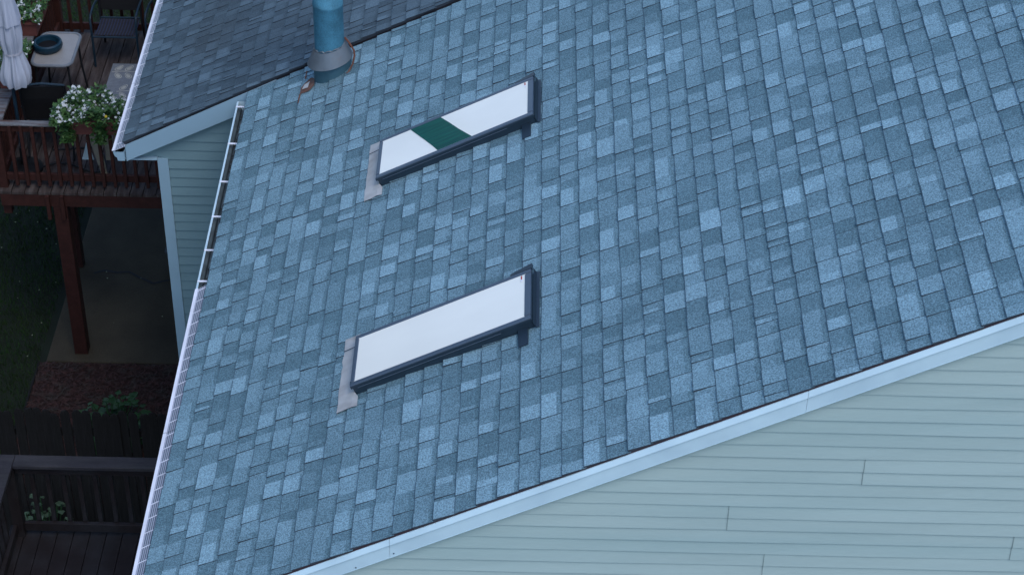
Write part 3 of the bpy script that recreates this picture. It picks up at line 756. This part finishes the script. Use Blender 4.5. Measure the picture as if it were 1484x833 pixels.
def patio_chair(name, label, px, py, rot, sling, group='sling chairs on the deck', hh=.95):
    t = thing(name, label, 'chair', (px, py, DF), group)
    Mx = Matrix.Translation((px, py, DF)) @ Matrix.Rotation(rot, 4, 'Z')
    X = lambda p: tuple(Mx @ Vector(p))
    w = .26
    for s in (-1, 1):
        b = MB(); b.tube([X(p) for p in ((s * w, -.26, .002), (s * w, -.25, .40), (s * w * 1.02, -.235, .62), (s * w * 1.02, -.20, .655), (s * w * 1.02, .0, .665), (s * w, .20, .64))], .014, 8); b.build('arm_frame', M['bluemetal'], t, smooth=True)
        b = MB(); b.tube([X(p) for p in ((s * w * .93, .30, .002), (s * w * .93, .22, .30), (s * w * .93, .20, .42), (s * w * .93, .30, hh))], .013, 8); b.build('rear_leg', M['rubber'], t, smooth=True)
    for q, rad in ((((-w, -.25, .40), (w, -.25, .40)), .012), (((-w * .93, .30, hh), (0, .305, hh + .03), (w * .93, .30, hh)), .013), (((-w * .93, .2, .40), (w * .93, .2, .40)), .011)):
        b = MB(); b.tube([X(p) for p in q], rad, 8); b.build('cross_bar', M['bluemetal'], t, smooth=True)
    b = MB()
    n = 8
    def sl(pts):
        for (a, c) in zip(pts, pts[1:]):
            ww = w * .88
            lo = [X((-ww, a[0], a[1])), X((ww, a[0], a[1])), X((ww, c[0], c[1])), X((-ww, c[0], c[1]))]
            b.hexa(lo + [X((-ww, a[0], a[1] + .008)), X((ww, a[0], a[1] + .008)), X((ww, c[0], c[1] + .008)), X((-ww, c[0], c[1] + .008))])
    sl([(-.24, .415), (-.1, .395), (.05, .39), (.16, .40)])
    o = b.build('seat', sling, t); o2 = None
    b = MB()
    for (a, c) in (((.21, .50), (.24, .65)), ((.24, .65), (.27, .80)), ((.27, .80), (.295, hh - .01))):
        ww = w * .88
        b.hexa([X((-ww, a[0], a[1])), X((ww, a[0], a[1])), X((ww, a[0] + .01, a[1])), X((-ww, a[0] + .01, a[1])), X((-ww, c[0], c[1])), X((ww, c[0], c[1])), X((ww, c[0] + .01, c[1])), X((-ww, c[0] + .01, c[1]))])
    b.build('backrest', M['blackmesh'], t)
    return t
patio_chair('patio_chair', 'sling chair with striped seat facing forward beside the rug', -2.375, 11.98, R(0), M['stripes'])
patio_chair('patio_chair', 'sling chair half hidden by the gutter, right of the striped one', -1.73, 12.02, R(-4), M['stripes'])
patio_chair('patio_chair', 'black-backed chair seen from behind, between parasol and flower box', -2.79, 10.05, R(184), M['blackmesh'], hh=.98)
# rug
b = MB(); b.box(-2.44, -1.0, 10.3, 11.78, DF + .004, DF + .012)
rug = tag(b.build('rug', M['rug']), 'grey outdoor rug with pale leaf sprigs on the deck', 'rug')
b = MB()
def leafring(cx_, cy_, ang, l, w):
    P = []; n = 16
    for k in range(n):
        a = 2 * math.pi * k / n; x = math.cos(a) * l; y = math.sin(a) * w * (1 - .25 * math.cos(a))
        P.append((cx_ + x * math.cos(ang) - y * math.sin(ang), cy_ + x * math.sin(ang) + y * math.cos(ang)))
    for k in range(n):
        p, q = P[k], P[(k + 1) % n]; f = .80
        c = (cx_, cy_)
        b.face([(p[0], p[1], DF + .0145), (q[0], q[1], DF + .0145), (c[0] + (q[0] - c[0]) * f, c[1] + (q[1] - c[1]) * f, DF + .0145), (c[0] + (p[0] - c[0]) * f, c[1] + (p[1] - c[1]) * f, DF + .0145)])
    for f0, f1 in ((0, .62),):
        b.face([(cx_ + (p[0] - cx_) * f1, cy_ + (p[1] - cy_) * f1, DF + .014) for p in P])
for row in range(3):
    yb_ = 10.75 + row * .42; xb_ = -2.42 + .12 * (row % 2)
    for k in range(4):
        X0 = xb_ + k * .36
        strip(b, [(X0, yb_), (X0 + .12, yb_ + .02), (X0 + .24, yb_ + .01), (X0 + .34, yb_ + .04)], .006, DF + .0146)
        for (dx, dy, an) in ((.07, .09, 60), (.19, .09, 60), (.08, -.075, 120), (.2, -.075, 120)):
            leafring(X0 + dx, yb_ + dy, R(an), .07, .036)
b.build('leaf_pattern', M['rugleaf'], rug)
# flower boxes
def flower_box(label, x0, x1, y0, y1, z0, z1, spread, n_leaf, n_fl, seed, trail=0.0, up=.34, weight=None):
    t = thing('flower_box', label, 'flower box', ((x0 + x1) / 2, (y0 + y1) / 2, z0), 'planter boxes on the railings')
    b = MB(); d = .018
    b.hexa([(x0 + d, y0 + d, z0), (x1 - d, y0 + d, z0), (x1 - d, y1 - d, z0), (x0 + d, y1 - d, z0), (x0, y0, z1), (x1, y0, z1), (x1, y1, z1), (x0, y1, z1)])
    b.box(x0 - .01, x1 + .01, y0 - .01, y0 + .012, z1 - .03, z1 + .004); b.box(x0 - .01, x1 + .01, y1 - .012, y1 + .01, z1 - .03, z1 + .004)
    b.build('planter_box', M['terracotta'], t, bevel=.004)
    r = random.Random(seed)
    b = MB(); fl = MB(); ye = MB()
    cx_, cy_, cz_ = (x0 + x1) / 2, (y0 + y1) / 2, z1
    hx, hy = (x1 - x0) / 2 + spread, (y1 - y0) / 2 + spread
    def mound():
        x = r.uniform(-1, 1); y = r.uniform(-1, 1)
        lump = .62 + .38 * math.sin(x * 5.3 + seed) * math.cos(y * 3 + x * 2)
        zmax = up * max(0, 1 - .75 * abs(x) ** 2.2 - .35 * y * y) * lump
        return x, y, zmax
    for i in range(n_leaf):
        x, y, zm = mound(); z = zm * r.uniform(.1, 1.0) + abs(r.gauss(0, .025)); px_, py_, pz_ = cx_ + x * hx, cy_ + y * hy, cz_ + z
        if trail and r.random() < trail: pz_ = cz_ - r.uniform(0, .26); py_ = y0 - r.uniform(.0, .05); px_ = cx_ + r.choice([-.52, -.45, .1, .15, .5]) * (x1 - x0) + r.gauss(0, .04)
        l = r.uniform(.018, .04); a = r.uniform(0, 6.28); tl = r.uniform(-.9, .9)
        d_ = Vector((math.cos(a), math.sin(a), tl)).normalized(); s_ = d_.cross(Vector((r.uniform(-.4, .4), r.uniform(-.4, .4), 1))).normalized() * l * .42
        p = Vector((px_, py_, pz_))
        b.face([p - d_ * l, p + s_, p + d_ * l, p - s_])
    for i in range(n_fl):
        x, y, zm = mound()
        if weight and r.random() > weight(x): continue
        if math.sin(x * 9 + seed) * math.cos(y * 7 + x * 4) < -.25: continue
        px_, py_, pz_ = cx_ + x * hx, cy_ + y * hy, cz_ + zm * r.uniform(.6, 1.1) + .012
        rad = r.uniform(.010, .021); nrm = Vector((r.gauss(0, .5), r.gauss(-.35, .5), 1)).normalized()
        e1 = nrm.cross(Vector((1, 0, 0))).normalized(); e2 = nrm.cross(e1); p = Vector((px_, py_, pz_))
        tgt = ye if r.random() < .03 else fl
        for q in range(5):
            a = q * 1.2566 + i; 
            tip = p + (e1 * math.cos(a) + e2 * math.sin(a)) * rad + nrm * .006
            l_ = p + (e1 * math.cos(a - .5) + e2 * math.sin(a - .5)) * rad * .8; r_ = p + (e1 * math.cos(a + .5) + e2 * math.sin(a + .5)) * rad * .8
            tgt.face([p, l_, tip, r_])
    b.build('foliage', M['leaf'], t); fl.build('blossoms', M['petal'], t)
    if ye.v: ye.build('yellow_blooms', M['yellow'], t)
    return t
flower_box('terracotta flower box of white blossoms on the front railing by the gutter', -2.42, -1.84, 9.16, 9.37, DF + .745, DF + .925, .13, 3000, 620, 4, trail=.2, up=.38, weight=lambda x: .95 if x < -.05 else (.4 if x < .3 else .75))
flower_box('terracotta flower box behind the closed parasol at the far corner of the railing', -3.27, -3.06, 10.98, 11.62, DF + .837, DF + 1.02, .05, 900, 190, 9, up=.24)
flower_box('flower box at the left edge of the railing, low behind the parasol', -3.27, -3.06, 9.88, 10.5, DF + .837, DF + 1.0, .05, 900, 150, 12, up=.22)
# pale folding stand behind the balusters
st = thing('plant_stand', 'cream folding stand with splayed plank legs behind the railing', 'stand', (-2.13, 9.5, DF))
for (xt0, xt1, xb0, xb1, zb, y) in ((-2.27, -2.165, -2.175, -2.11, DF + .01, 9.48), (-2.12, -2.02, -2.13, -2.06, DF + .16, 9.56)):
    b = MB(); b.hexa([(xb0, y, zb), (xb1, y, zb), (xb1, y + .02, zb), (xb0, y + .02, zb), (xt0, y, DF + .53), (xt1, y, DF + .53), (xt1, y + .02, DF + .53), (xt0, y + .02, DF + .53)]); b.build('leg', M['cream'], st)
b = MB(); b.extrude([(-2.30, 9.52, DF + .44), (-2.38, 9.52, DF + .19), (-2.25, 9.52, DF + .19)], (0, 0, 0), (0, .015, 0)); b.build('side_panel', M['white'], st)
b = MB(); b.box(-2.3, -2.0, 9.46, 9.6, DF + .532, DF + .55); b.build('stand_top', M['cream'], st)
b = MB(); b.tube([(-2.85 + .14 * k, 9.62 + .09 * math.sin(k * 1.1), DF + .016 + .0) for k in range(6)] + [(-2.2, 9.85, DF + .016), (-2.35, 10.02, DF + .016), (-2.8, 9.95, DF + .016)], .011, 8)
tag(b.build('hose', M['rubber'], None, smooth=True), 'black hose lying in a loop on the deck boards', 'hose')
b = MB(); b.lathe([(.09, 0), (.12, .2), (.13, .2), (.13, .22), (.11, .22), (.10, .17)], (-1.75, 10.9, GZ + .031), 28)
tag(b.build('plant_pot', M['rubber'], None, smooth=True), 'empty black plant pot on the patio under the deck', 'plant pot')

# ------------------------------------------------------------------ picket fence
fn = thing('picket_fence', 'dark weathered wooden picket fence between the two yards', 'fence', (-2.8, 6.2, GZ))
r = random.Random(6)
protos = []
for k in range(4):
    b = MB(); w = .0455; h = 1.8; c = [( -w, 0, 0), (w, 0, 0), (w, 0, h - .05), (w * .62, 0, h - .014), (.0 + .012 * (k - 1.5), 0, h), (-w * .62, 0, h - .012), (-w, 0, h - .05)]
    b.extrude(c, (0, 0, 0), (0, .018, 0)); o = b.build('picket', M['fence'], None); protos.append(o)
n = 0
for i in range(40):
    x = -.98 - .0952 * i
    k = i % 4
    o = protos[k] if i < 4 else protos[k].copy()
    if i >= 4: COL.objects.link(o)
    o.parent = fn; o.matrix_parent_inverse = Matrix.Translation(fn.location).inverted()
    o.location = (x, 6.185 + r.uniform(-.004, .004), GZ + r.uniform(-.03, .02)); o.rotation_euler = (r.uniform(-.012, .012), r.uniform(-.012, .012), r.uniform(-.03, .03))
for z in (.35, 1.45):
    b = MB(); b.box(-4.8, -.89, 6.215, 6.255, GZ + z, GZ + z + .085); b.build('fence_rail', M['fence'], fn)

# ------------------------------------------------------------------ near deck
NF = -3.1
nd = thing('deck', 'dark brown deck corner with plain railing beside the fence', 'deck', (-.8, 2, GZ))
b = MB(); x = -2.02; r = random.Random(12)
while x < .27:
    b.box(x + .002, min(x + .138, .285), -1.0, 4.0 - r.uniform(0, .006), NF - .03, NF + r.uniform(-.0015, .0015)); x += .1425
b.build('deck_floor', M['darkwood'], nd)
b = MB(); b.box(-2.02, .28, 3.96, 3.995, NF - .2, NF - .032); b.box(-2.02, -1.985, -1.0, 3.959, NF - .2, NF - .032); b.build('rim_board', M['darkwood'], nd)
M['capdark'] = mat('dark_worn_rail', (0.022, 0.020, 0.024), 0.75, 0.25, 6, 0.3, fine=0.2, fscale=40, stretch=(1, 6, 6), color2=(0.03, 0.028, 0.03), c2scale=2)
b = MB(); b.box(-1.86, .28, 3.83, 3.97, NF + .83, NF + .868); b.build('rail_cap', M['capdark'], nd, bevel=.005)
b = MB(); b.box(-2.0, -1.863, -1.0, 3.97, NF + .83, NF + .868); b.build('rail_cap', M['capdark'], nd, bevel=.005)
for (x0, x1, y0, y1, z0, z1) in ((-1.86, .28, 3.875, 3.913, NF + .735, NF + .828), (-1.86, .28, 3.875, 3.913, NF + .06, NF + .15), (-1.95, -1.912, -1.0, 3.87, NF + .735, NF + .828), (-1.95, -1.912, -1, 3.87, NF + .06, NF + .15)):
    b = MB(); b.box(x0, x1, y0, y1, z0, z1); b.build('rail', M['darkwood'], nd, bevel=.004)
bal = MB(); bal.box(-.0185, .0185, -.0185, .0185, NF + .03, NF + .829); bal = bal.build('baluster', M['darkwood'], nd, bevel=.003)
first = True
for (x, y) in [(-1.74 + .135 * k, 3.935) for k in range(14)] + [(-1.972, 3.7 - .135 * k) for k in range(8)]:
    o = bal if first else bal.copy()
    if not first: COL.objects.link(o)
    first = False; put(o, x, y, nd)
for (x, y) in ((-1.91, 3.9), (-1.95, 1.8)):
    b = MB(); b.box(x - .045, x + .045, y - .045, y + .045, NF + .001, NF + .829); b.build('post', M['darkwood'], nd)
for (x, y) in ((-1.9, 3.85), (-1.9, .2)):
    b = MB(); b.box(x - .06, x + .06, y - .06, y + .06, GZ, NF - .201); b.build('support_post', M['darkwood'], nd)

# ------------------------------------------------------------------ plants
def leafy(name, label, c, n, hgt, rad, lsize, m, seed, stem=True):
    t = thing(name, label, 'plant', c)
    r = random.Random(seed); b = MB(); s = MB()
    for i in range(n):
        a = r.uniform(0, 6.28); d = rad * math.sqrt(r.random()); h = hgt * r.uniform(.25, 1) * (1 - .4 * d / rad)
        p = Vector((c[0] + d * math.cos(a), c[1] + d * math.sin(a), c[2] + h))
        s.tube([(c[0] + .2 * d * math.cos(a), c[1] + .2 * d * math.sin(a), c[2]), tuple(p)], .004, 5)
        l = lsize * r.uniform(.6, 1.15); o = Vector((math.cos(a), math.sin(a), r.uniform(-.35, .25))).normalized(); sd = o.cross(Vector((0, 0, 1))).normalized()
        m1 = p + o * l * .45; dz = Vector((0, 0, .012))
        # lobed broad leaf folded along its midrib
        b.face([p, p + o * l * .25 + sd * l * .38, m1 + sd * l * .42 - dz, p + o * l * .8 + sd * l * .2, p + o * l - dz])
        b.face([p, p + o * l - dz, p + o * l * .8 - sd * l * .2, m1 - sd * l * .42 - dz, p + o * l * .25 - sd * l * .38])
    b.build('leaves', m, t); s.build('stems', M['weed'], t)
    return t
leafy('leafy_plant', 'broad-leaved green plant growing in the mulch beside the fence', (-2.0, 7.75, GZ), 120, .62, .36, .115, M['weed'], 3)
leafy('shrub', 'pale-leaved shrub behind the dark deck railing in front of the fence', (-2.28, 5.72, GZ), 150, 1.2, .3, .075, M['hosta'], 5)

def shade_tree(label, x, y, h, rad, seed):  # unseen trees, added left of the view to block sky over the yard
    t = thing('shade_tree', label, 'shade_tree', (x, y, GZ), 'added shade trees out of view')
    r = random.Random(seed); b = MB()
    b.tube([(x, y, GZ), (x + .1, y, GZ + h * .3), (x + .15, y + .2, GZ + h * .6), (x, y, GZ + h * .9)], [.24, .18, .11, .03], 10)
    for k in range(9):
        a = r.uniform(0, 6.28); z = h * r.uniform(.3, .75)
        b.tube([(x + .1, y + .1, GZ + z), (x + math.cos(a) * rad * .4, y + math.sin(a) * rad * .4, GZ + z + .6), (x + math.cos(a) * rad * .8, y + math.sin(a) * rad * .8, GZ + z + 1.5)], [.08, .05, .015], 6)
    b.build('trunk', M['bark'], t, smooth=True)
    b = MB(); C = []
    for k in range(60):
        a = r.uniform(0, 6.28); q = r.random() ** .5 * rad; z = h * r.uniform(.28, .98); q *= max(.25, 1 - abs(z / h - .55) * 1.5)
        C.append((x + q * math.cos(a), y + q * math.sin(a), GZ + z))
    for i in range(7500):
        c_ = r.choice(C); p = Vector((c_[0] + r.gauss(0, .42), c_[1] + r.gauss(0, .42), c_[2] + r.gauss(0, .35)))
        d_ = Vector((r.gauss(0, 1), r.gauss(0, 1), r.gauss(0, .6))).normalized(); s_ = d_.orthogonal().normalized(); l = r.uniform(.12, .24)
        b.face([p - d_ * l, p + s_ * l * .6, p + d_ * l, p - s_ * l * .6])
    b.build('crown', M['crown'], t)
    return t
for k, (x, y, h, rad) in enumerate(((-8.3, 1.6, 14.5, 3.3), (-8.9, 7.4, 16.5, 3.5), (-8.6, 13.2, 15.0, 3.3))):
    shade_tree('one of the unseen trees added to shade the yard, %s of the row' % ('nearest', 'middle one', 'farthest')[k], x, y, h, rad, 40 + k)

# ------------------------------------------------------------------ camera, light, world
PITCH, YAW, ROLL = 0.662267298, -0.0019276, 0.020440653
f = Vector((math.sin(YAW) * math.cos(PITCH), math.cos(YAW) * math.cos(PITCH), -math.sin(PITCH)))
rt = f.cross(Vector((0, 0, 1))).normalized(); up = rt.cross(f)
c, s_ = math.cos(ROLL), math.sin(ROLL)
r2 = rt * c + up * s_; u2 = -rt * s_ + up * c
cam = bpy.data.cameras.new('camera'); co = bpy.data.objects.new('camera', cam); COL.objects.link(co)
co.matrix_world = Matrix(((r2.x, u2.x, -f.x, 2.35974774), (r2.y, u2.y, -f.y, -8.84911048), (r2.z, u2.z, -f.z, 9.67967613), (0, 0, 0, 1)))
cam.sensor_width = 36; cam.lens = 36 * 2970.567 / 1484; cam.clip_end = 1000; cam.clip_start = .1
S.camera = co
SUN_EL, SUN_AZ = R(58), R(146)      # azimuth measured from +Y towards +X
W = bpy.data.worlds.new('World'); S.world = W; W.use_nodes = True
nt = W.node_tree; bg = nt.nodes['Background']
sk = nt.nodes.new('ShaderNodeTexSky'); sk.sky_type = 'NISHITA'; sk.sun_disc = False
sk.sun_elevation = SUN_EL; sk.sun_rotation = SUN_AZ; sk.air_density = 1.0; sk.dust_density = 1.2; sk.ozone_density = 4.0
nt.links.new(sk.outputs['Color'], bg.inputs['Color']); bg.inputs['Strength'].default_value = 0.15
sd = bpy.data.lights.new('sun', 'SUN'); so = bpy.data.objects.new('sun', sd); COL.objects.link(so)
sd.energy = 0.5; sd.angle = R(25); sd.color = (1.0, 0.98, 0.95)
d = Vector((math.sin(SUN_AZ) * math.cos(SUN_EL), math.cos(SUN_AZ) * math.cos(SUN_EL), math.sin(SUN_EL)))
so.rotation_euler = d.to_track_quat('Z', 'Y').to_euler()
so.location = (0, 0, 30)
S.view_settings.view_transform = 'Standard'; S.view_settings.look = 'None'; S.view_settings.exposure = 0.95; S.view_settings.gamma = 1.0
S.render.engine = 'CYCLES'; S.cycles.max_bounces = 6; S.cycles.use_denoising = True; S.cycles.denoiser = 'OPENIMAGEDENOISE'; S.cycles.denoising_input_passes = 'RGB_ALBEDO_NORMAL'; S.cycles.denoising_prefilter = 'ACCURATE'
